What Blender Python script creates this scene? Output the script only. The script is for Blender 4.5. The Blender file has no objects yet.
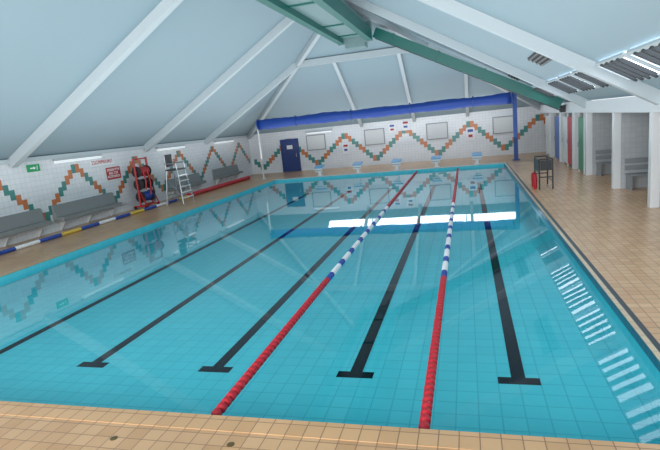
import bpy, math, random
from mathutils import Vector, Matrix
random.seed(7)
scn = bpy.context.scene
col = scn.collection
S = 2.69
# ------------------------------------------------------------------ helpers
def lin(c):
    return tuple(((v/255)/12.92 if v/255 <= 0.04045 else ((v/255+0.055)/1.055)**2.4) for v in c) + (1.0,)

def mat(name, rgb, rough=0.5, metal=0.0, var=0.06, scale=6.0, emit=0.0, bump=0.0):
    m = bpy.data.materials.new(name); m.use_nodes = True
    nt = m.node_tree; b = nt.nodes['Principled BSDF']
    b.inputs['Roughness'].default_value = rough
    b.inputs['Metallic'].default_value = metal
    tc = nt.nodes.new('ShaderNodeTexCoord')
    n = nt.nodes.new('ShaderNodeTexNoise'); n.inputs['Scale'].default_value = scale
    n.inputs['Detail'].default_value = 3
    nt.links.new(tc.outputs['Object'], n.inputs['Vector'])
    mx = nt.nodes.new('ShaderNodeMix'); mx.data_type = 'RGBA'
    c = lin(rgb)
    mx.inputs[6].default_value = tuple(v*(1-var) for v in c[:3])+(1,)
    mx.inputs[7].default_value = tuple(min(1, v*(1+var)) for v in c[:3])+(1,)
    nt.links.new(n.outputs['Fac'], mx.inputs[0])
    nt.links.new(mx.outputs[2], b.inputs['Base Color'])
    if emit:
        nt.links.new(mx.outputs[2], b.inputs['Emission Color'])
        b.inputs['Emission Strength'].default_value = emit
    if bump:
        bp = nt.nodes.new('ShaderNodeBump'); bp.inputs['Strength'].default_value = bump
        nt.links.new(n.outputs['Fac'], bp.inputs['Height']); nt.links.new(bp.outputs[0], b.inputs['Normal'])
    return m

def tile(name, c1, c2, mortar, w, h, ms, axes='xy', rough=0.3, off=(0, 0), dirt=0.12, bump=0.15, spec=0.5):
    m = bpy.data.materials.new(name); m.use_nodes = True
    nt = m.node_tree; b = nt.nodes['Principled BSDF']
    b.inputs['Roughness'].default_value = rough
    b.inputs['Specular IOR Level'].default_value = spec
    tc = nt.nodes.new('ShaderNodeTexCoord')
    sp = nt.nodes.new('ShaderNodeSeparateXYZ'); nt.links.new(tc.outputs['Object'], sp.inputs[0])
    cb = nt.nodes.new('ShaderNodeCombineXYZ')
    for k, a in enumerate(axes):
        ad = nt.nodes.new('ShaderNodeMath'); ad.operation = 'ADD'; ad.inputs[1].default_value = off[k]
        nt.links.new(sp.outputs['XYZ'.index(a.upper())], ad.inputs[0])
        nt.links.new(ad.outputs[0], cb.inputs[k])
    br = nt.nodes.new('ShaderNodeTexBrick'); br.offset = 0.0; br.squash = 1.0
    br.inputs['Scale'].default_value = 1.0
    br.inputs['Brick Width'].default_value = w; br.inputs['Row Height'].default_value = h
    br.inputs['Mortar Size'].default_value = ms; br.inputs['Mortar Smooth'].default_value = 0.2
    br.inputs['Color1'].default_value = lin(c1); br.inputs['Color2'].default_value = lin(c2)
    br.inputs['Mortar'].default_value = lin(mortar)
    nt.links.new(cb.outputs[0], br.inputs['Vector'])
    n = nt.nodes.new('ShaderNodeTexNoise'); n.inputs['Scale'].default_value = 0.8; n.inputs['Detail'].default_value = 5
    nt.links.new(tc.outputs['Object'], n.inputs['Vector'])
    mx = nt.nodes.new('ShaderNodeMix'); mx.data_type = 'RGBA'; mx.blend_type = 'MULTIPLY'
    mx.inputs[0].default_value = 1.0
    rp = nt.nodes.new('ShaderNodeValToRGB')
    rp.color_ramp.elements[0].position = 0.3; rp.color_ramp.elements[1].position = 0.7
    d = 1-dirt
    rp.color_ramp.elements[0].color = (d, d, d, 1); rp.color_ramp.elements[1].color = (1, 1, 1, 1)
    nt.links.new(n.outputs['Fac'], rp.inputs[0])
    nt.links.new(br.outputs['Color'], mx.inputs[6]); nt.links.new(rp.outputs[0], mx.inputs[7])
    nt.links.new(mx.outputs[2], b.inputs['Base Color'])
    bp = nt.nodes.new('ShaderNodeBump'); bp.inputs['Strength'].default_value = bump; bp.inputs['Distance'].default_value = 0.004
    bp.invert = True
    nt.links.new(br.outputs['Fac'], bp.inputs['Height']); nt.links.new(bp.outputs[0], b.inputs['Normal'])
    return m

class MB:
    def __init__(s): s.v = []; s.f = []; s.m = []
    def quad(s, pts, m=0):
        i = len(s.v); s.v += [tuple(p) for p in pts]; s.f.append(tuple(range(i, i+len(pts)))); s.m.append(m); return s
    def hexa(s, p, m=0):
        i = len(s.v); s.v += [tuple(q) for q in p]
        for f in ((0,3,2,1),(4,5,6,7),(0,1,5,4),(1,2,6,5),(2,3,7,6),(3,0,4,7)):
            s.f.append(tuple(i+k for k in f)); s.m.append(m)
        return s
    def box(s, x0, x1, y0, y1, z0, z1, m=0):
        return s.hexa([(x0,y0,z0),(x1,y0,z0),(x1,y1,z0),(x0,y1,z0),(x0,y0,z1),(x1,y0,z1),(x1,y1,z1),(x0,y1,z1)], m)
    def beam(s, p0, p1, w, h, up=(0,0,1), m=0):
        p0 = Vector(p0); p1 = Vector(p1); d = (p1-p0).normalized()
        sd = d.cross(Vector(up)).normalized(); u = sd.cross(d).normalized()
        a = sd*w/2; b = u*h/2
        return s.hexa([p0-a-b, p0+a-b, p1+a-b, p1-a-b, p0-a+b, p0+a+b, p1+a+b, p1-a+b], m)
    def cyl(s, p0, p1, r0, r1=None, n=12, m=0):
        if r1 is None: r1 = r0
        p0 = Vector(p0); p1 = Vector(p1); d = (p1-p0).normalized()
        a = d.orthogonal().normalized(); b = d.cross(a)
        i = len(s.v)
        for p, r in ((p0, r0), (p1, r1)):
            for k in range(n):
                t = 2*math.pi*k/n
                s.v.append(tuple(p + (a*math.cos(t)+b*math.sin(t))*r))
        for k in range(n):
            k2 = (k+1) % n
            s.f.append((i+k, i+k2, i+n+k2, i+n+k)); s.m.append(m)
        s.f.append(tuple(i+k for k in reversed(range(n)))); s.m.append(m)
        s.f.append(tuple(i+n+k for k in range(n))); s.m.append(m)
        return s
    def tube(s, pts, r, n=8, m=0):
        for a, b in zip(pts[:-1], pts[1:]): s.cyl(a, b, r, r, n, m)
        return s
    def lathe(s, c, axis, prof, n=14, m=0, wob=None):   # prof: (along, radius)
        c = Vector(c); d = Vector(axis).normalized(); a = d.orthogonal().normalized(); b = d.cross(a)
        i = len(s.v); L = len(prof)
        for t, r in prof:
            for k in range(n):
                q = 2*math.pi*k/n
                rr = r*(wob(t, q) if wob else 1)
                s.v.append(tuple(c + d*t + (a*math.cos(q)+b*math.sin(q))*rr))
        for j in range(L-1):
            for k in range(n):
                k2 = (k+1) % n
                s.f.append((i+j*n+k, i+j*n+k2, i+(j+1)*n+k2, i+(j+1)*n+k)); s.m.append(m)
        s.f.append(tuple(i+k for k in reversed(range(n)))); s.m.append(m)
        s.f.append(tuple(i+(L-1)*n+k for k in range(n))); s.m.append(m)
        return s
    def build(s, name, mats, parent=None, loc=None, smooth=False, bevel=0):
        me = bpy.data.meshes.new(name); me.from_pydata(s.v, [], s.f)
        if not isinstance(mats, (list, tuple)): mats = [mats]
        for m in mats: me.materials.append(m)
        for p, mi in zip(me.polygons, s.m):
            p.material_index = mi
            p.use_smooth = smooth and len(p.vertices) == 4
        me.update()
        o = bpy.data.objects.new(name, me); col.objects.link(o)
        if parent: o.parent = parent
        if loc is not None: o.location = loc
        if bevel:
            md = o.modifiers.new('bevel', 'BEVEL'); md.width = bevel; md.segments = 2; md.limit_method = 'ANGLE'
        return o

def T(o, label, cat, group=None, kind=None):
    o['label'] = label; o['category'] = cat
    if group: o['group'] = group
    if kind: o['kind'] = kind
    return o
def empty(name, loc, label, cat, group=None, kind=None, rz=0):
    o = bpy.data.objects.new(name, None); col.objects.link(o); o.location = loc
    o.rotation_euler = (0, 0, rz); o.empty_display_size = 0.2
    return T(o, label, cat, group, kind)
def dup(root, loc, label):
    r = root.copy(); col.objects.link(r); r.location = loc; r['label'] = label
    for ch in list(root.children):
        c = ch.copy(); col.objects.link(c); c.parent = r
        for g in list(ch.children):
            d = g.copy(); col.objects.link(d); d.parent = c
    return r

# ------------------------------------------------------------------ camera
F = 497.0
vy = Vector((135, -112, F)).normalized()
vx = -Vector((-1760, 81, F)).normalized()
vx = (vx - vy*vx.dot(vy)).normalized()
vz = vx.cross(vy)
right = Vector((vx.x, vy.x, vz.x)); down = Vector((vx.y, vy.y, vz.y)); fwd = Vector((vx.z, vy.z, vz.z))
cam = bpy.data.cameras.new('camera'); co = bpy.data.objects.new('camera', cam); col.objects.link(co)
M = Matrix((( right.x, -down.x, -fwd.x, 0), (right.y, -down.y, -fwd.y, 0), (right.z, -down.z, -fwd.z, S), (0,0,0,1)))
co.matrix_world = M
cam.sensor_width = 36; cam.lens = F/660*36; cam.clip_end = 200; cam.clip_start = 0.05
scn.camera = co
scn.view_settings.view_transform = 'Standard'

# ------------------------------------------------------------------ dimensions
XL, XE, XR = -14.26, 4.3, 6.6
PXL, PXR, YN, YF = -10.76, 1.83, 3.95, 26.85
YB, YS, ZE, SL = 31.74, -6.0, 2.69, 0.59
XG = (XL+XE)/2; ZG = ZE + SL*(XE-XG); YA = YB-(XE-XG)
ZW, ZF = -0.12, -0.65
def zroof(x): return ZE + SL*(x-XL) if x < XG else ZE + SL*(XE-x)

# ------------------------------------------------------------------ materials
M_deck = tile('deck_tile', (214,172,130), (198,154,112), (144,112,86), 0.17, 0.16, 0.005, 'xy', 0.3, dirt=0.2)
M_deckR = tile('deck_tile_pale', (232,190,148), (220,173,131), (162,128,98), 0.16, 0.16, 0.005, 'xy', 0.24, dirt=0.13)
M_cop = tile('coping_tile', (218,174,130), (204,160,116), (140,108,80), 0.17, 0.3, 0.005, 'xy', 0.3, dirt=0.15)
M_rim = tile('rim_tile', (222,200,170), (214,190,160), (168,146,122), 0.2, 0.2, 0.006, 'xy', 0.3, dirt=0.1)
pc1, pc2, pm = (98,208,221), (93,203,217), (114,211,223)
M_pf = tile('pool_tile_floor', pc1, pc2, (80,185,202), 0.25, 0.25, 0.008, 'xy', 0.6, dirt=0.05, spec=0)
M_px = tile('pool_tile_side', pc1, pc2, pm, 0.25, 0.15, 0.008, 'yz', 0.6, dirt=0.05, spec=0)
M_py = tile('pool_tile_end', pc1, pc2, pm, 0.25, 0.15, 0.008, 'xz', 0.6, dirt=0.05, spec=0)
M_line = tile('lane_line_tile', (8,20,34), (7,17,29), (14,32,46), 0.1, 0.1, 0.004, 'xy', 0.8, spec=0)
M_band = tile('edge_band_tile', (24,84,110), (20,76,100), (60,120,140), 0.15, 0.15, 0.006, 'yz', 0.3)
M_wl = tile('wall_tile_left', (230,233,236), (224,228,232), (196,204,210), 0.2, 0.17, 0.005, 'yz', 0.25, dirt=0.05)
M_wb = tile('wall_tile_back', (230,233,236), (224,228,232), (196,203,208), 0.195, 0.16, 0.005, 'xz', 0.25, dirt=0.05)
M_or = mat('orange_tile', (198,118,72), 0.3)
M_te = mat('teal_tile', (64,136,130), 0.3)
M_ceil = mat('ceiling_board', (144,165,175), 0.6, var=0.03, scale=0.4)
M_white = mat('white_paint', (226,230,233), 0.45, var=0.02)
M_beam = mat('beam_paint', (186,196,201), 0.5, var=0.02)
M_offw = mat('offwhite_panel', (214,217,217), 0.5, var=0.02)
M_alc = tile('alcove_tile', (188,192,196), (182,187,191), (162,168,172), 0.15, 0.15, 0.004, 'xz', 0.35, dirt=0.06)  # off-white partitions greyed: alcove shade put into the tile colour
M_alr = tile('alcove_back_tile', (196,200,204), (190,194,198), (168,174,178), 0.15, 0.15, 0.004, 'yz', 0.35, dirt=0.06)  # same alcove shade mixed into the back wall colour
M_teal = mat('teal_paint', (16,104,96), 0.4)
M_duct = mat('duct_grey', (120,148,150), 0.4)
M_blue = mat('blue_cover', (24,68,156), 0.5, bump=0.25, scale=3)
M_bluep = mat('blue_paint', (32,76,150), 0.4)
M_door = mat('door_blue', (28,56,118), 0.4)
M_red = mat('red_plastic', (188,24,42), 0.4)
M_redp = mat('red_paint', (176,36,40), 0.4)
M_fw = mat('white_plastic', (232,234,236), 0.35)
M_fb = mat('blue_plastic', (34,70,160), 0.35)
M_fy = mat('yellow_plastic', (220,186,70), 0.35)
M_grey = mat('bench_grey', (134,138,138), 0.5)
M_bgrey = mat('alcove_bench_grey', (140,144,148), 0.5)
M_house = mat('lamp_housing', (176,182,186), 0.5)
M_dark = mat('dark_metal', (52,56,60), 0.4, 0.3)
M_slat = mat('dark_slat', (40,46,50), 0.6)
M_steel = mat('steel', (150,156,160), 0.3, 0.6)
M_black = mat('black_rubber', (24,25,27), 0.6)
M_green = mat('green_paint', (40,140,104), 0.4)
M_pink = mat('red_door', (186,50,60), 0.4)
M_lilac = mat('blue_door', (60,106,180), 0.4)
M_exit = mat('exit_green', (20,140,84), 0.5, emit=0.2)
M_lamp = mat('lamp_diffuser', (232,238,240), 0.5, emit=0.35)
M_sky = mat('sky_pane', (236,244,255), 0.3, emit=4.2, var=0.01)
M_start = mat('block_blue', (96,168,212), 0.4)
M_brass = mat('brass_cap', (120,100,64), 0.35, 0.6)
M_gut = mat('gutter_grate', (56,68,76), 0.5)

def water_mat():
    m = bpy.data.materials.new('pool_water'); m.use_nodes = True
    nt = m.node_tree; nt.nodes.clear()
    out = nt.nodes.new('ShaderNodeOutputMaterial')
    tr = nt.nodes.new('ShaderNodeBsdfTransparent'); tr.inputs[0].default_value = (0.79, 0.972, 0.98, 1)
    gl = nt.nodes.new('ShaderNodeBsdfGlossy'); gl.inputs['Roughness'].default_value = 0.02
    gl.inputs['Color'].default_value = (0.95, 0.98, 1, 1)
    tc = nt.nodes.new('ShaderNodeTexCoord')
    n = nt.nodes.new('ShaderNodeTexNoise'); n.inputs['Scale'].default_value = 0.9; n.inputs['Detail'].default_value = 1
    nt.links.new(tc.outputs['Object'], n.inputs['Vector'])
    bp = nt.nodes.new('ShaderNodeBump'); bp.inputs['Strength'].default_value = 0.008; bp.inputs['Distance'].default_value = 0.1
    nt.links.new(n.outputs['Fac'], bp.inputs['Height'])
    lw = nt.nodes.new('ShaderNodeLayerWeight'); lw.inputs['Blend'].default_value = 0.5
    nt.links.new(bp.outputs[0], lw.inputs['Normal']); nt.links.new(bp.outputs[0], gl.inputs['Normal'])
    pw = nt.nodes.new('ShaderNodeMath'); pw.operation = 'POWER'; pw.inputs[1].default_value = 5.1
    nt.links.new(lw.outputs['Facing'], pw.inputs[0])
    ma = nt.nodes.new('ShaderNodeMath'); ma.operation = 'MULTIPLY_ADD'; ma.inputs[1].default_value = 0.98; ma.inputs[2].default_value = 0.02
    nt.links.new(pw.outputs[0], ma.inputs[0])
    mx = nt.nodes.new('ShaderNodeMixShader')
    nt.links.new(ma.outputs[0], mx.inputs[0]); nt.links.new(tr.outputs[0], mx.inputs[1]); nt.links.new(gl.outputs[0], mx.inputs[2])
    nt.links.new(mx.outputs[0], out.inputs[0])
    return m
M_water = water_mat()

# ------------------------------------------------------------------ setting
b = MB()
b.box(XL-.2, XR+.2, YS, YN, -1.0, 0, 0)
b.box(XL-.2, PXL, YN, YF, -1.0, 0, 0)
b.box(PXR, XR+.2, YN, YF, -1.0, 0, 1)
b.box(XL-.2, XR+.2, YF, YB+.2, -1.0, 0, 0)
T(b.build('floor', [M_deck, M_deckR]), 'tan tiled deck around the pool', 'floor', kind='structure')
b = MB()
e = 0.002
b.quad([(PXL,YN,ZF),(PXR,YN,ZF),(PXR,YF,ZF),(PXL,YF,ZF)], 0)
b.quad([(PXL+e,YN,ZF),(PXL+e,YF,ZF),(PXL+e,YF,-.01),(PXL+e,YN,-.01)], 1)
b.quad([(PXR-e,YF,ZF),(PXR-e,YN,ZF),(PXR-e,YN,-.01),(PXR-e,YF,-.01)], 1)
b.quad([(PXL,YF-e,ZF),(PXR,YF-e,ZF),(PXR,YF-e,-.01),(PXL,YF-e,-.01)], 2)
b.quad([(PXR,YN+e,ZF),(PXL,YN+e,ZF),(PXL,YN+e,-.01),(PXR,YN+e,-.01)], 2)
basin = T(b.build('pool_basin', [M_pf, M_px, M_py]), 'turquoise tiled swimming pool basin', 'pool', kind='structure')
LANES = [0.5, -1.6, -3.72, -5.9, -8.15]
for x in LANES:
    b = MB(); z0, z1 = ZF, ZF+.006
    b.box(x-.085, x+.085, 6.13, 24.67, z0, z1); b.box(x-.25, x+.25, 5.97, 6.13, z0, z1); b.box(x-.25, x+.25, 24.67, 24.83, z0, z1)
    b.build('lane_line', M_line, basin)
b = MB(); b.quad([(PXL+.004,YN+.004,ZW),(PXR-.004,YN+.004,ZW),(PXR-.004,YF-.004,ZW),(PXL+.004,YF-.004,ZW)])
T(b.build('pool_water', M_water), 'calm clear turquoise water filling the swimming pool', 'water', kind='stuff')
# copings
b = MB(); b.box(PXL-.02, PXR+.02, YN-.22, YN+.015, 0, .006)
T(b.build('trim_1', M_cop), 'tan bullnose tile edge along the near end of the pool', 'pool edge', kind='structure')
b = MB(); b.box(PXR-.02, PXR+.04, YN+.02, YF, 0, .008)
T(b.build('trim_2', M_rim), 'pale tile rim along the right pool edge', 'pool edge', kind='structure')
b = MB(); b.box(PXR+.04, PXR+.11, YN+.02, YF, 0, .006)
T(b.build('trim_6', M_gut), 'dark narrow drain channel behind the right pool rim', 'drain', kind='structure')
b = MB(); b.box(PXR-.026, PXR-.004, YN+.02, YF-.01, -.11, -.005)
b.build('edge_band', M_band, basin)
b = MB(); b.box(PXL-.2, PXL+.02, YN+.02, YF, 0, .012)
T(b.build('trim_3', M_cop), 'tan tile edge along the left side of the pool', 'pool edge', kind='structure')
b = MB(); b.box(PXL-.2, PXR+.04, YF, YF+.22, 0, .012)
T(b.build('trim_4', M_offw), 'pale edge along the far end of the pool', 'pool edge', kind='structure')

# walls with stepped zigzag tile pattern
def zig(b, start, end, peak, half, n, z0, z1, th, put):
    w = half/n; hz = (z1-z0)/n
    k0 = int(math.floor((start-peak)/w)); k1 = int(math.ceil((end-peak)/w))
    for k in range(k0, k1):
        s = k % (2*n)
        if s < n: lvl = n-s; fall = True
        else: lvl = s-n+1; fall = False
        a0 = peak + k*w
        if a0 < start or a0+w > end: continue
        zz = z0 + (lvl-.5)*hz
        c = 1 if (s % n) % 4 < 2 else 2
        if not fall: c = 2 if (s % n) % 4 < 2 else 1
        put(a0, a0+w, zz-hz*th, zz+hz*th, c)
b = MB(); b.box(XL-.2, XL, YS, YB, 0, ZE, 0)
zig(b, YS, YB-.05, 15.7, 1.8, 9, .5, 2.2, .88, lambda a0, a1, z0, z1, c: b.box(XL, XL+.004, a0, a1, z0, z1, c))
T(b.build('wall_left', [M_wl, M_or, M_te]), 'white tiled left wall with orange and green zigzag', 'wall', kind='structure')
b = MB(); b.box(XL-.2, XR+.2, YB, YB+.2, 0, ZE+.02, 0)
zig(b, XL+.02, XE+.6, -7.54, 1.95, 9, .35, 2.1, .95, lambda a0, a1, z0, z1, c: b.box(a0, a1, YB-.004, YB, z0, z1, c))
T(b.build('wall_back', [M_wb, M_or, M_te]), 'white tiled far wall with orange and green zigzag', 'wall', kind='structure')
b = MB(); b.box(XR, XR+.2, YS, YB, 0, 2.6)
T(b.build('wall_right', M_alr), 'pale tiled wall at the back of the changing alcoves', 'wall', kind='structure')
# ceiling
b = MB()
b.quad([(XL,YS,ZE),(XL,YB,ZE),(XG,YA,ZG),(XG,YS,ZG)])
b.quad([(XE,YB,ZE),(XE,YS,ZE),(XG,YS,ZG),(XG,YA,ZG)])
b.quad([(XL,YB,ZE),(XE,YB,ZE),(XG,YA,ZG)])
b.quad([(XE,YS,2.6),(XE,YB,2.6),(XR,YB,2.6),(XR,YS,2.6)])
T(b.build('ceiling', M_ceil), 'pale blue boarded ceiling of the hipped pool hall roof', 'ceiling', kind='structure')
b = MB(); b.box(XE-.12, XE+.12, YS, YB, 2.27, ZE-.02)
T(b.build('wall_header', M_white), 'white header beam above the changing alcoves', 'beam', kind='structure')
b = MB(); b.box(XL, XL+.12, YS, YB, ZE-.14, ZE-.0)
T(b.build('trim_5', M_beam), 'white eaves board along the top of the left wall', 'trim', kind='structure')

# rafters
def rafter(p0, p1, label, w=.25, h=.3, drop=.15, m=None):
    p0 = Vector(p0); p1 = Vector(p1)
    d = Vector((0,0,-drop))
    b = MB(); b.beam(p0+d, p1+d, w, h)
    return T(b.build('roof_rafter', m or M_beam), label, 'roof beam', 'roof beams', 'structure')
R1, R2, R3 = 4.84*S, 7.5*S, 9.6*S
for Y, nm in ((R1, 'nearest'), (R2, 'second')):
    rafter((XL,Y,ZE), (XG,Y,ZG), 'white sloping roof beam on the left slope, %s to the viewer' % nm)
    rafter((XE,Y,ZE), (XG,Y,ZG), 'white sloping roof beam on the right slope, %s to the viewer' % nm)
dz = SL*(YB-R3)
rafter((XL,R3,ZE), (XL+(YB-R3),R3,ZE+dz), 'white roof beam on the left slope, farthest from the viewer')
rafter((XE,R3,ZE), (XE-(YB-R3),R3,ZE+dz), 'white roof beam on the right slope, farthest from the viewer')
rafter((XL+(YB-R3),R3,ZE+dz), (XE-(YB-R3),R3,ZE+dz), 'white horizontal beam across the far hip of the roof')
rafter((XL,YB,ZE), (XG,YA,ZG), 'white hip beam rising from the far left corner', .22)
rafter((XE,YB,ZE), (XG,YA,ZG), 'white hip beam rising from the far right corner', .22)
for x, nm in ((-2.365*S, 'left'), (-1.13*S, 'middle'), (.05*S, 'right')):
    yy = min(YB-R3, XE-x)
    rafter((x,YB,ZE), (x,YB-yy,ZE+SL*yy), 'white short beam on the far hip slope, the %s one' % nm, .18, .24, .12)

# skylights on the right slope
un = Vector((-SL,0,-1)).normalized()
def rp(x, y, off): return Vector((x, y, zroof(x))) + un*off
def skylight(x0, x1, y0, y1, idx):
    b = MB(); b.hexa([rp(x0,y0,.06), rp(x1,y0,.06), rp(x1,y1,.06), rp(x0,y1,.06), rp(x0,y0,.02), rp(x1,y0,.02), rp(x1,y1,.02), rp(x0,y1,.02)])
    w = T(b.build('window_%d' % idx, M_sky), 'bright louvred rooflight in the right roof slope, number %d from the far end' % idx, 'window', kind='structure')
    f = MB()
    for a, c in (((x0,y0),(x1,y0)), ((x0,y1),(x1,y1)), ((x0,y0),(x0,y1)), ((x1,y0),(x1,y1))):
        f.beam(rp(*a,.07), rp(*c,.07), .08, .06, un)
    f.build('window_frame', M_beam, w)
    n = 5
    for i in range(1, n):
        y = y0+(y1-y0)*i/n
        s = MB(); s.beam(rp(x0,y,.1), rp(x1,y,.1), .09, .08, un)
        s.build('louvre', M_slat, w)
idx = 1
for (a, c) in ((R2, R3), (R1, R2), (R1-(R2-R1), R1)):
    n = 3; g = (c-a-.4)/n
    for i in reversed(range(n)):
        y0 = a+.2+g*i+.13; skylight(1.08*S, 1.34*S, y0, y0+g-.26, idx); idx += 1
# dark vents beside the rooflights
for k, yc in enumerate((5.75*S, 8.4*S)):
    y0, y1, x0, x1 = yc-1.2, yc+1.2, .7*S, .86*S
    r = empty('roof_vent', rp((x0+x1)/2, yc, .02), 'dark louvred vent in the right roof slope, %s one' % ('nearer','farther')[k], 'vent', 'vents in the right roof slope')
    o = Vector(r.location)
    b = MB(); b.hexa([rp(x0,y0,.03)-o, rp(x1,y0,.03)-o, rp(x1,y1,.03)-o, rp(x0,y1,.03)-o, rp(x0,y0,0)-o, rp(x1,y0,0)-o, rp(x1,y1,0)-o, rp(x0,y1,0)-o]); b.build('backing', M_black, r)
    for i in range(4):
        x = x0+(x1-x0)*(i+.5)/4
        b = MB(); b.beam(rp(x,y0,.05)-o, rp(x,y1,.05)-o, .05, .03, un); b.build('slat', M_dark, r)
# strip rooflight low in the far hip slope
uh = Vector((0,-SL,-1)).normalized()
def hp(x, d, off): return Vector((x, YB-d, ZE+SL*d)) + uh*off
b = MB(); x0, x1, d0, d1 = -3.3*S, 1.0*S, .30*S, .50*S
b.hexa([hp(x0,d0,.06), hp(x1,d0,.06), hp(x1,d1,.06), hp(x0,d1,.06), hp(x0,d0,.02), hp(x1,d0,.02), hp(x1,d1,.02), hp(x0,d1,.02)])
w = T(b.build('window_%d' % idx, M_sky), 'long strip rooflight in the far slope behind the blue roll', 'window', kind='structure')
f = MB()
for i in range(5):
    x = x0+(x1-x0)*i/4; f.beam(hp(x,d0,.07), hp(x,d1,.07), .06, .06, uh)
f.build('window_frame', M_beam, w)

# ------------------------------------------------------------------ teal ducts
DZ0 = 2.69+1.43*S
root = empty('air_duct', (-4.68, 0, DZ0), 'large ridge duct with teal sides and pale grey underside', 'duct')
b = MB(); b.box(-.60,.60,2,23.4,.02,.62,0); b.build('duct_body', M_duct, root)
for s in (-1, 1):
    b = MB(); b.box(s*.66-.13, s*.66+.13, 2, 23.4, -.2, .3); b.build('edge_beam', M_teal, root)
for y in (8, 12, 16, 20, 22.6):
    b = MB(); b.box(-.53,.53,y-.05,y+.05,-.03,.02); b.build('joint_strip', M_teal, root)
b = MB(); b.box(-.8,.8,23.4,23.5,-.25,.62); b.build('end_plate', M_duct, root)
b = MB(); b.box(-.5,.42,23.5,24.3,-.4,.5); b.build('junction_box', M_duct, root)
yd = 8.8*S
root = empty('sloping_duct', (XE-.35, yd, 2.4), 'teal square duct sloping down the right roof slope', 'duct')
p0 = Vector((0,0,.25)); p1 = Vector((-3.82-(XE-.35), .36, 6.72-2.4))
b = MB(); b.beam(p0, p1, .43, .44); b.build('duct_body', M_teal, root)
dd = (p1-p0)
for t in (.15,.4,.65,.9):
    q = p0+dd*t; b = MB(); b.beam(q-dd.normalized()*.04, q+dd.normalized()*.04, .5, .5); b.build('flange', M_teal, root)
b = MB(); b.beam(p0+Vector((0,0,-.26)), p1+Vector((0,0,-.26)), .2, .04); b.build('bottom_strip', M_dark, root)

# ------------------------------------------------------------------ pool cover roller
yr, zr = 28.0, 3.22
root = empty('pool_cover_roller', (0, yr, 0), 'blue rolled pool cover on a high roller across the far end', 'pool cover')
b = MB(); xa, xb = -11.75, 2.3
prof = []
n = 60
rr = [random.uniform(-.016,.016) for _ in range(n+1)]
for i in range(n+1):
    prof.append(((xb-xa)*i/n, .27 + .02*math.sin(i*.45) + rr[i]))
b.lathe((xa,0,zr), (1,0,0), prof, 24, wob=lambda t, q: 1+.05*math.sin(2*q+t*.3)+.03*math.sin(5*q+t)); b.build('cover_roll', M_blue, root, smooth=True)
for x in (-9.5,-6.2,-2.9,.4):
    b = MB(); b.lathe((x,0,zr),(1,0,0),[(0,.31),(.06,.31)],24); b.build('strap', M_bluep, root)
for x in (xa-.06, xb+.06):
    b = MB(); b.lathe((x-.03,0,zr), (1,0,0), [(0,.3),(.01,.33),(.05,.33),(.06,.3)], 24); b.build('end_disc', M_bluep, root)
b = MB(); b.box(2.39,2.59,-.1,.1,0,zr+.3); b.box(2.3,2.68,-.2,.2,0,.03); b.build('post', M_bluep, root)
b = MB(); b.box(-11.93,-11.86,-.05,.05,0,zr+.12); b.box(-12.0,-11.78,-.12,.12,0,.03); b.build('post', M_offw, root)

# ------------------------------------------------------------------ lane ropes
PITCH = .115
fprof = [(-.056,.02),(-.048,.036),(-.028,.054),(.028,.054),(.048,.036),(.056,.02)]
fm = {}
for nm, m in (('r', M_red), ('w', M_fw), ('b', M_fb)):
    mb = MB(); mb.lathe((0,0,0), (0,1,0), fprof, 14)
    me_o = mb.build('lane_float', m, smooth=False); fm[nm] = me_o.data
    bpy.data.objects.remove(me_o)
def fcol(d, L):
    if d < 4.6 or d > 12.2: return 'r'
    return 'b' if (d-4.6) % .95 < .35 else 'w'
def lane_rope(x, label):
    L = YF-YN
    root = empty('lane_rope', (x, YN, ZW+.015), label, 'lane rope', 'lane ropes across the pool')
    b = MB(); b.cyl((0,.01,0), (0,L-.01,0), .012, n=6); b.build('cable', M_steel, root)
    n = int((L-.3)/PITCH)
    rest = MB()
    for i in range(n):
        d = .2+i*PITCH
        c = fcol(d, L)
        if i < 100:
            o = bpy.data.objects.new('lane_float', fm[c]); col.objects.link(o); o.parent = root; o.location = (0, d, 0)
        else:
            rest.lathe((0,d,0), (0,1,0), fprof, 10, 'rwb'.index(c))
    r = rest.build('lane_float', [M_red, M_fw, M_fb], root); r['kind'] = 'stuff'
lane_rope(-2.62, 'red, white and blue lane rope floating left of centre in the pool')
lane_rope(-.49, 'red, white and blue lane rope floating right of centre in the pool')
# spare rope lying on the left deck
root = empty('lane_rope', (-13.14, 10.5, .065), 'spare lane rope lying on the left deck before the benches', 'lane rope')
b = MB(); b.cyl((0,0,0),(0,18.2,0),.01,n=6); b.build('cable', M_steel, root)
y = 0.05; i = 0
while y < 18:
    L = .9; seg = MB()
    red = y > 10.4
    m = M_red if red else [M_fb, M_fw, M_fb, M_fy][i % 4]
    rr_ = .11 if red else .062
    q = y
    while q < y+L-.05:
        seg.lathe((0,q+.06,rr_-.062), (0,1,0), [(-.056,rr_*.7),(-.04,rr_),(.04,rr_),(.056,rr_*.7)], 10); q += .115
    seg.build('float_band', m, root); y += L; i += 1

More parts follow.
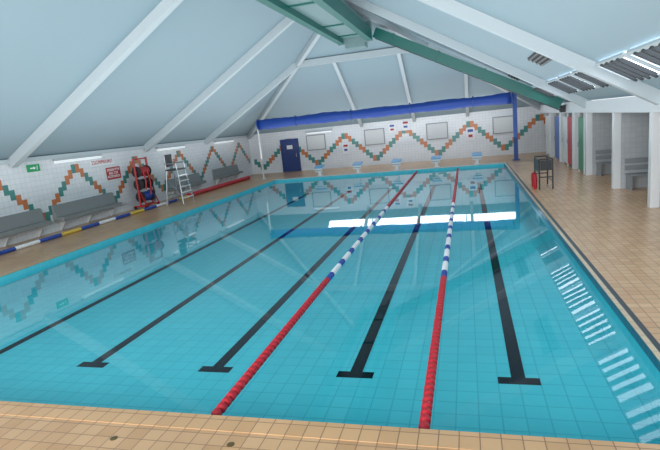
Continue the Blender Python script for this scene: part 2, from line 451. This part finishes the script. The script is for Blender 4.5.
# ------------------------------------------------------------------ starting blocks
def starting_block(label):
    root = empty('starting_block', (0,0,0), label, 'starting block', 'starting blocks at the far end')
    b = MB(); b.box(-.08,.08,.12,.36,0,.46); b.box(-.16,.16,.08,.4,0,.03); b.build('pedestal', M_fw, root, bevel=.01)
    b = MB(); b.hexa([(-.25,-.05,.44),(.25,-.05,.44),(.25,.5,.54),(-.25,.5,.54),(-.25,-.05,.49),(.25,-.05,.49),(.25,.5,.6),(-.25,.5,.6)])
    b.build('platform', M_start, root, bevel=.01)
    b = MB(); b.box(-.22,.22,-.05,-.02,.26,.44); b.box(-.03,.03,-.02,.13,.3,.38); b.build('front_panel', M_fw, root)
    b = MB(); b.tube([(-.2,-.04,.34),(-.2,-.14,.34),(.2,-.14,.34),(.2,-.04,.34)], .015); b.build('grip_bar', M_steel, root)
    return root
names = ['rightmost', 'second from the right', 'middle', 'second from the left', 'leftmost']
sb = None
for x, nm in zip(LANES, names):
    lab = 'white and blue starting block at the far pool end, %s of five' % nm
    if sb is None: sb = starting_block(lab); sb.location = (x, YF+.28, 0)
    else: dup(sb, (x, YF+.28, 0), lab)

# ------------------------------------------------------------------ back wall: door, boards, posters
d1 = empty('door_1', (-11.35, YB, 0), 'dark blue door at the left of the far wall', 'door', kind='structure')
b = MB(); b.box(-.56,.56,-.06,-.012,.01,2.08); b.build('door_leaf', M_door, d1)
b = MB(); b.box(-.64,-.56,-.09,-.006,0,2.16); b.box(.56,.64,-.09,-.006,0,2.16); b.box(-.56,.56,-.09,-.006,2.08,2.16); b.build('door_frame', M_door, d1)
b = MB(); b.box(.4,.44,-.1,-.06,.95,1.2); b.build('handle', M_steel, d1)
b = MB(); b.box(-.2,.2,-.065,-.06,1.5,1.75); b.build('door_notice', M_fw, d1)
def board(label):
    r = empty('notice_board', (0,0,0), label, 'board', 'pale boards on the far wall')
    b = MB(); b.box(-.6,.6,-.03,-.006,-.45,.45); b.build('panel', M_offw, r)
    b = MB()
    for q in ((-.65,-.6,-.5,.5),(.6,.65,-.5,.5),(-.6,.6,.45,.5),(-.6,.6,-.5,-.45)): b.box(q[0],q[1],-.05,-.006,q[2],q[3])
    b.build('frame', M_bgrey, r); return r
nb = None
for x, nm in ((-9.5,'leftmost'),(-5.6,'second from the left'),(-1.7,'second from the right'),(2.2,'rightmost')):
    lab = 'pale framed board on the far wall, %s of four' % nm
    if nb is None: nb = board(lab); nb.location = (x, YB, 1.78)
    else: dup(nb, (x, YB, 1.78), lab)
GLY = ['111 101 111 101 101','110 101 110 101 110','111 100 100 100 111','111 100 110 100 111','101 101 111 101 101','111 010 010 010 111','100 100 100 100 111','101 111 111 101 101','111 101 101 101 111','111 101 111 100 100','111 010 010 010 010','101 101 101 101 111']
def lettering(w, h, nch, mats, parent):
    # one continuous face sheet of small cells, coloured like small lettering
    cells = []
    for _ in range(nch):
        g = random.choice(GLY).split()
        for c in range(3): cells.append([g[r_][c] == '1' for r_ in range(5)])
        cells.append([False]*5)
    nc = len(cells); b = MB()
    for r_ in range(6):
        for c in range(nc+1): b.v.append((.0255, -w/2+w*c/nc, h/2-h*r_/5))
    for r_ in range(5):
        for c in range(nc):
            i0 = r_*(nc+1)+c
            b.f.append((i0, i0+nc+1, i0+nc+2, i0+1)); b.m.append(1 if cells[c][r_] else 0)
    return b.build('lettering', mats, parent)
def poster(loc, w, h, cols, label, axis='x', text=0, back=None):
    back = back or M_fw
    r = empty('safety_sign', loc, label, 'sign')
    b = MB()
    if axis == 'x': b.box(-w/2,w/2,-.025,-.006,-h/2,h/2)
    else: b.box(.006,.025,-w/2,w/2,-h/2,h/2)
    b.build('board', back, r)
    n = len(cols)
    for i, m in enumerate(cols):
        z1 = h/2-h*.1-(h*.84/n)*i; z0 = z1-h*.84/n*(.72 if text else .5)
        ww = w*(.44 if text else .32)*(1 if i % 2 == 0 else .75)
        if text:
            o = lettering(ww*2, z1-z0, text if i % 2 == 0 else text-3, [back, m], r); o.location = (0,0,(z0+z1)/2)
        else:
            g = MB(); g.box(-ww,ww,-.029,-.025,z0,z1); g.build('marking', m, r)
poster((-4.45,YB,2.2), .45,.55,[M_fb,M_red], 'small white sign with blue and red marks, left above the far blocks')
poster((-3.6,YB,2.3), .5,.6,[M_redp,M_fb], 'white sign with red and blue marks on a far zigzag peak')
poster((.26,YB,1.4), .5,.75,[M_fb,M_red], 'blue marked white sign under the right zigzag peak of the far wall')
poster((-7.54,YB,1.2), .45,.65,[M_redp,M_fb], 'white sign with red over blue under the left zigzag peak')

# ------------------------------------------------------------------ left wall: benches, lamps, signs
def bench(L, label):
    r = empty('wall_bench', (0,0,0), label, 'bench', 'grey benches along the left wall')
    b = MB(); b.box(.01,.44,-L/2,L/2,.36,.5); b.build('seat', M_grey, r, bevel=.015)
    b = MB(); b.hexa([(.01,-L/2,.50),(.16,-L/2,.50),(.16,L/2,.50),(.01,L/2,.50),(.01,-L/2,.94),(.07,-L/2,.94),(.07,L/2,.94),(.01,L/2,.94)]); b.build('backrest', M_grey, r, bevel=.01)
    for s in (-.42, 0, .42):
        b = MB(); b.hexa([(.0,s*L-.02,0),(.04,s*L-.02,0),(.04,s*L+.02,0),(.0,s*L+.02,0),(.0,s*L-.02,.36),(.3,s*L-.02,.36),(.3,s*L+.02,.36),(.0,s*L+.02,.36)]); b.build('bracket', M_offw, r)
    return r
bn = None
for y, nm in ((12.1,'nearest'),(15.8,'second nearest'),(22.9,'third nearest'),(27.7,'farthest')):
    lab = 'grey wall mounted bench along the left wall, %s of four' % nm
    if bn is None: bn = bench(3.2, lab); bn.location = (XL+.006, y, 0)
    else: dup(bn, (XL+.006, y, 0), lab)
def striplight(label):
    r = empty('strip_light', (0,0,0), label, 'light', 'strip lights under the left eaves')
    b = MB(); b.box(0,.14,-1.2,1.2,-.02,.06); b.build('housing', M_house, r)
    b = MB(); b.box(.02,.15,-1.15,1.15,-.11,-.02); b.build('diffuser', M_lamp, r)
    return r
sl = None
for y, nm in ((15.9,'nearest'),(22.2,'middle'),(28.0,'farthest')):
    lab = 'long white strip light high on the left wall, %s of three' % nm
    if sl is None: sl = striplight(lab); sl.location = (XL, y, 2.49)
    else: dup(sl, (XL, y, 2.49), lab)
r = empty('strip_light', (-9.2, YB-.135, 2.46), 'long white strip light on the far wall behind the blue roll', 'light')
b = MB(); b.box(-.9,.9,.0,.135,-.02,.06); b.build('housing', M_house, r)
b = MB(); b.box(-.85,.85,-.01,.12,-.1,-.02); b.build('diffuser', M_lamp, r)
poster((XL,17.2,2.2), 1.4,.24,[M_redp], 'long white sign with a line of red lettering below the near strip light', axis='y', text=14)
poster((XL,17.75,1.7), .85,.5,[M_fw,M_fw,M_fw], 'red notice with three rows of white lettering left of the red reel', axis='y', text=9, back=M_redp)
r = empty('exit_sign', (XL, 13.8, 2.32), 'small green exit sign on the left wall above the benches', 'sign')
b = MB(); b.box(.006,.05,-.25,.25,-.12,.12); b.build('panel', M_exit, r)
b = MB(); b.box(.05,.054,-.16,-.02,-.02,.02); b.quad([(.052,-.02,-.06),(.052,.08,0),(.052,-.02,.06)]); b.cyl((.05,.14,.05),(.054,.14,.05),.02); b.beam((.052,.14,.03),(.052,.12,-.07),.03,.004,(1,0,0)); b.build('symbol', M_fw, r)

# red lane-rope reel
r = empty('rope_reel', (-13.8, 19.0, 0), 'tall red steel reel stand with wound lane ropes', 'reel stand')
b = MB(); b.box(-.35,.35,-.48,-.42,.08,.14); b.box(-.35,.35,.42,.48,.08,.14); b.box(-.03,.03,-.42,.42,.08,.14); b.build('base_frame', M_redp, r)
for s in (-.45, .45):
    b = MB(); b.cyl((0,s,.1),(0,s,2.2),.045); b.build('upright', M_redp, r)
    b = MB(); b.beam((.3,s,.14),(0,s,.9),.04,.04,(0,1,0)); b.build('brace', M_redp, r)
    for t in (-.28,.28):
        b = MB(); b.lathe((t,s-.03,.07),(0,1,0),[(0,.05),(.01,.07),(.05,.07),(.06,.05)],16); b.build('wheel', M_black, r)
for z in (.5,1.05,1.6,2.15):
    b = MB(); b.cyl((0,-.43,z),(0,.43,z),.03); b.build('crossbar', M_redp, r)
for z, m in ((.5,M_fb),(1.05,M_black),(1.6,M_redp)):
    b = MB(); b.lathe((0,-.34,z),(0,1,0),[(0,.12),(.02,.2),(.1,.22),(.18,.19),(.3,.22),(.42,.21),(.52,.18),(.62,.21),(.66,.2),(.68,.12)],18); b.build('rope_coil', m, r, smooth=True)
    for s in (-.37,.35):
        b = MB(); b.lathe((0,s,z),(0,1,0),[(0,.25),(.02,.25)],18); b.build('drum_flange', M_dark, r)
for s, z0, z1 in ((-.2,.8,1.6),(.1,.55,1.6),(.28,.2,1.1)):
    b = MB(); b.tube([(.22,s,z1),(.27,s+.03,(z0+z1)/2),(.24,s-.02,z0)],.03); b.build('hanging_rope', M_red if s < .2 else M_black, r)
# lifeguard chair
r = empty('lifeguard_chair', (-12.58, 19.75, 0), 'tall grey steel lifeguard chair with ladder on the left deck', 'lifeguard chair')
for sx, sy in ((-1,-1),(-1,1),(1,-1),(1,1)):
    b = MB(); b.cyl((sx*.42,sy*.45,0),(sx*.27,sy*.3,1.5),.036); b.build('leg', M_steel, r)
b = MB(); b.box(-.32,.32,-.33,.33,1.48,1.55); b.build('seat', M_dark, r, bevel=.01)
b = MB(); b.box(-.32,-.27,-.3,.3,1.65,2.2); b.build('backrest', M_dark, r, bevel=.01)
for s in (-.3,.3):
    b = MB(); b.tube([(-.28,s,1.55),(-.28,s,2.18)],.026); b.build('back_post', M_steel, r)
for s in (-1,1):
    b = MB(); b.tube([(-.28,s*.34,1.8),(.26,s*.34,1.8),(.28,s*.34,1.52)],.026); b.build('armrest', M_steel, r)
for z in (.25,.5,.75,1.0,1.25):
    t = z/1.5; x = .42+(.27-.42)*t; yy = .45+(.3-.45)*t
    b = MB(); b.box(x-.03,x+.07,-yy,yy,z-.02,z+.02); b.build('rung', M_fw, r)
b = MB(); b.beam((.37,-.4,.4),(-.31,-.34,1.1),.04,.04); b.build('brace', M_steel, r)
b = MB(); b.beam((.37,.4,.4),(-.31,.34,1.1),.04,.04); b.build('brace', M_steel, r)
b = MB(); b.beam((-.38,-.41,.4),(-.38,.41,.4),.04,.04); b.build('brace', M_steel, r)

# ------------------------------------------------------------------ right side
for y, nm in ((5.02*S,'nearest'),(6.2*S,'second'),(7.5*S,'third'),(8.3*S,'fourth'),(9.4*S,'fifth'),(10.5*S,'farthest')):
    b = MB(); b.box(XE-.1,XE+.1,y-.1,y+.1,0,2.27)
    T(b.build('column', M_white, bevel=.01), 'white square column along the right deck, %s to the viewer' % nm, 'column', 'columns before the alcoves', 'structure')
    b = MB(); b.box(XE+.1,XR,y-.1,y+.1,0,2.6)
    T(b.build('wall_partition', M_alc), 'pale tiled partition between alcoves behind the %s column' % nm, 'wall', kind='structure')
def abench(L, label):
    r = empty('alcove_bench', (0,0,0), label, 'bench', 'benches in the changing alcoves', rz=math.pi/2)
    for i in range(4):
        b = MB(); b.box(-.48+.12*i,-.38+.12*i,-L/2,L/2,.42,.46); b.build('slat', M_bgrey, r)
    for s in (-.47,.47):
        b = MB(); b.box(-.46,-.01,s*L-.03,s*L+.03,0,.42); b.build('end_support', M_bgrey, r)
    for z in (.55,.75):
        b = MB(); b.box(-.05,-.01,-L/2,L/2,z,z+.14); b.build('back_slat', M_bgrey, r)
    return r
ab = abench(2.0, 'grey slatted bench in the nearest alcove on the right'); ab.location = (5.5, 6.2*S-.1, 0)
dup(ab, (5.5, 7.5*S-.1, 0), 'grey slatted bench in the second alcove on the right')
def cdoor(y0, y1, m, label):
    r = empty('cubicle_door', (XE-.1, (y0+y1)/2, 0), label, 'door'); w = (y1-y0)/2
    b = MB(); b.box(-.025,.025,-w,w,.12,2.1); b.build('door_panel', m, r)
    b = MB(); b.tube([(-.025,w-.12,1.0),(-.07,w-.12,1.0),(-.07,w-.12,1.15),(-.025,w-.12,1.15)],.01); b.build('handle', M_steel, r)
    for s in (-w-.03, w):
        b = MB(); b.box(-.02,.02,s,s+.03,.0,2.27); b.build('door_post', M_white, r)
cdoor(20.45,21.3,M_green,'green changing cubicle door on the right')
cdoor(22.55,23.5,M_pink,'red changing cubicle door on the right')
cdoor(23.65,24.6,M_offw,'white changing cubicle door between the red and blue doors')
cdoor(25.5,26.6,M_lilac,'blue changing cubicle door on the right')
cdoor(28.5,29.6,M_offw,'white changing cubicle door farthest on the right')

# rail stand on the right deck
r = empty('rail_stand', (2.44, 17.9, 0), 'low dark metal rail frame with dark panel by the right pool edge', 'stand')
for y in (-.55, .55):
    b = MB(); b.tube([(-.2,y,0),(-.2,y,.98),(.2,y,.98),(.2,y,0)], .024); b.build('end_frame', M_dark, r)
    b = MB(); b.cyl((-.2,y,.4),(.2,y,.4),.018); b.build('cross_rail', M_dark, r)
for x in (-.2,.2):
    b = MB(); b.cyl((x,-.55,.96),(x,.55,.96),.022); b.build('top_rail', M_dark, r)
    b = MB(); b.cyl((x,-.55,.25),(x,.55,.25),.018); b.build('lower_rail', M_dark, r)
b = MB(); b.box(-.21,-.19,-.5,.5,.55,.93); b.build('side_panel', M_dark, r)
b = MB(); b.box(-.17,.17,-.565,-.54,.62,.94); b.build('front_panel', M_dark, r)
for k, (y, nm) in enumerate(((-.35,'nearer'),(.1,'farther'))):
    b = MB(); b.lathe((0,0,0),(0,0,1),[(0,.05),(.03,.06),(.3,.066),(.46,.06),(.5,.03)],14)
    T(b.build('rescue_float', M_red, loc=(2.13,17.9+y,0), smooth=True), 'red foam float standing beside the dark rail frame, the %s one' % nm, 'float', 'red floats by the rail frame')

# brass caps in the near deck
cp = None
for (x, y, nm) in ((-2.15,3.55,'middle'),(-.5,3.6,'right'),(-3.35,3.5,'left')):
    lab = 'small round brass anchor cap in the near deck, %s one' % nm
    if cp is None:
        b = MB(); b.lathe((0,0,0),(0,0,1),[(0,.035),(.004,.035),(.006,.025)],16)
        cp = T(b.build('anchor_cap', M_brass), lab, 'cap', 'anchor caps in the near deck'); cp.location = (x,y,0)
    else: dup(cp, (x,y,0), lab)
# loudspeaker on header
r = empty('loudspeaker', (XE-.12, 24.0, 2.45), 'small dark loudspeaker on the white header beam', 'loudspeaker')
b = MB(); b.box(-.2,0,-.15,.15,-.15,.15); b.build('cabinet', M_dark, r, bevel=.01)
b = MB(); b.box(-.21,-.2,-.12,.12,-.12,.12); b.build('grille', M_black, r)

# ------------------------------------------------------------------ light
w = bpy.data.worlds.new('world'); scn.world = w; w.use_nodes = True
bg = w.node_tree.nodes['Background']; bg.inputs[0].default_value = (0.94,0.97,1,1); bg.inputs[1].default_value = 1.1
def area(name, loc, rot, sx, sy, power, c=(1,1,1)):
    l = bpy.data.lights.new(name, 'AREA'); l.shape = 'RECTANGLE'; l.size = sx; l.size_y = sy; l.energy = power; l.color = c
    o = bpy.data.objects.new(name, l); col.objects.link(o); o.location = loc; o.rotation_euler = rot; return o
area('ceiling_fill', (-5, 16, 1.2), (math.pi,0,0), 15, 28, 1550, (.98,.99,1))  # added fill aimed up for ceiling bounce; no fitting stands here
area('near_end_fill', (-5, -5, 4), (math.radians(90),0,0), 15, 4.5, 2100, (.98,.99,1))  # added fill from behind the camera; no window is built there
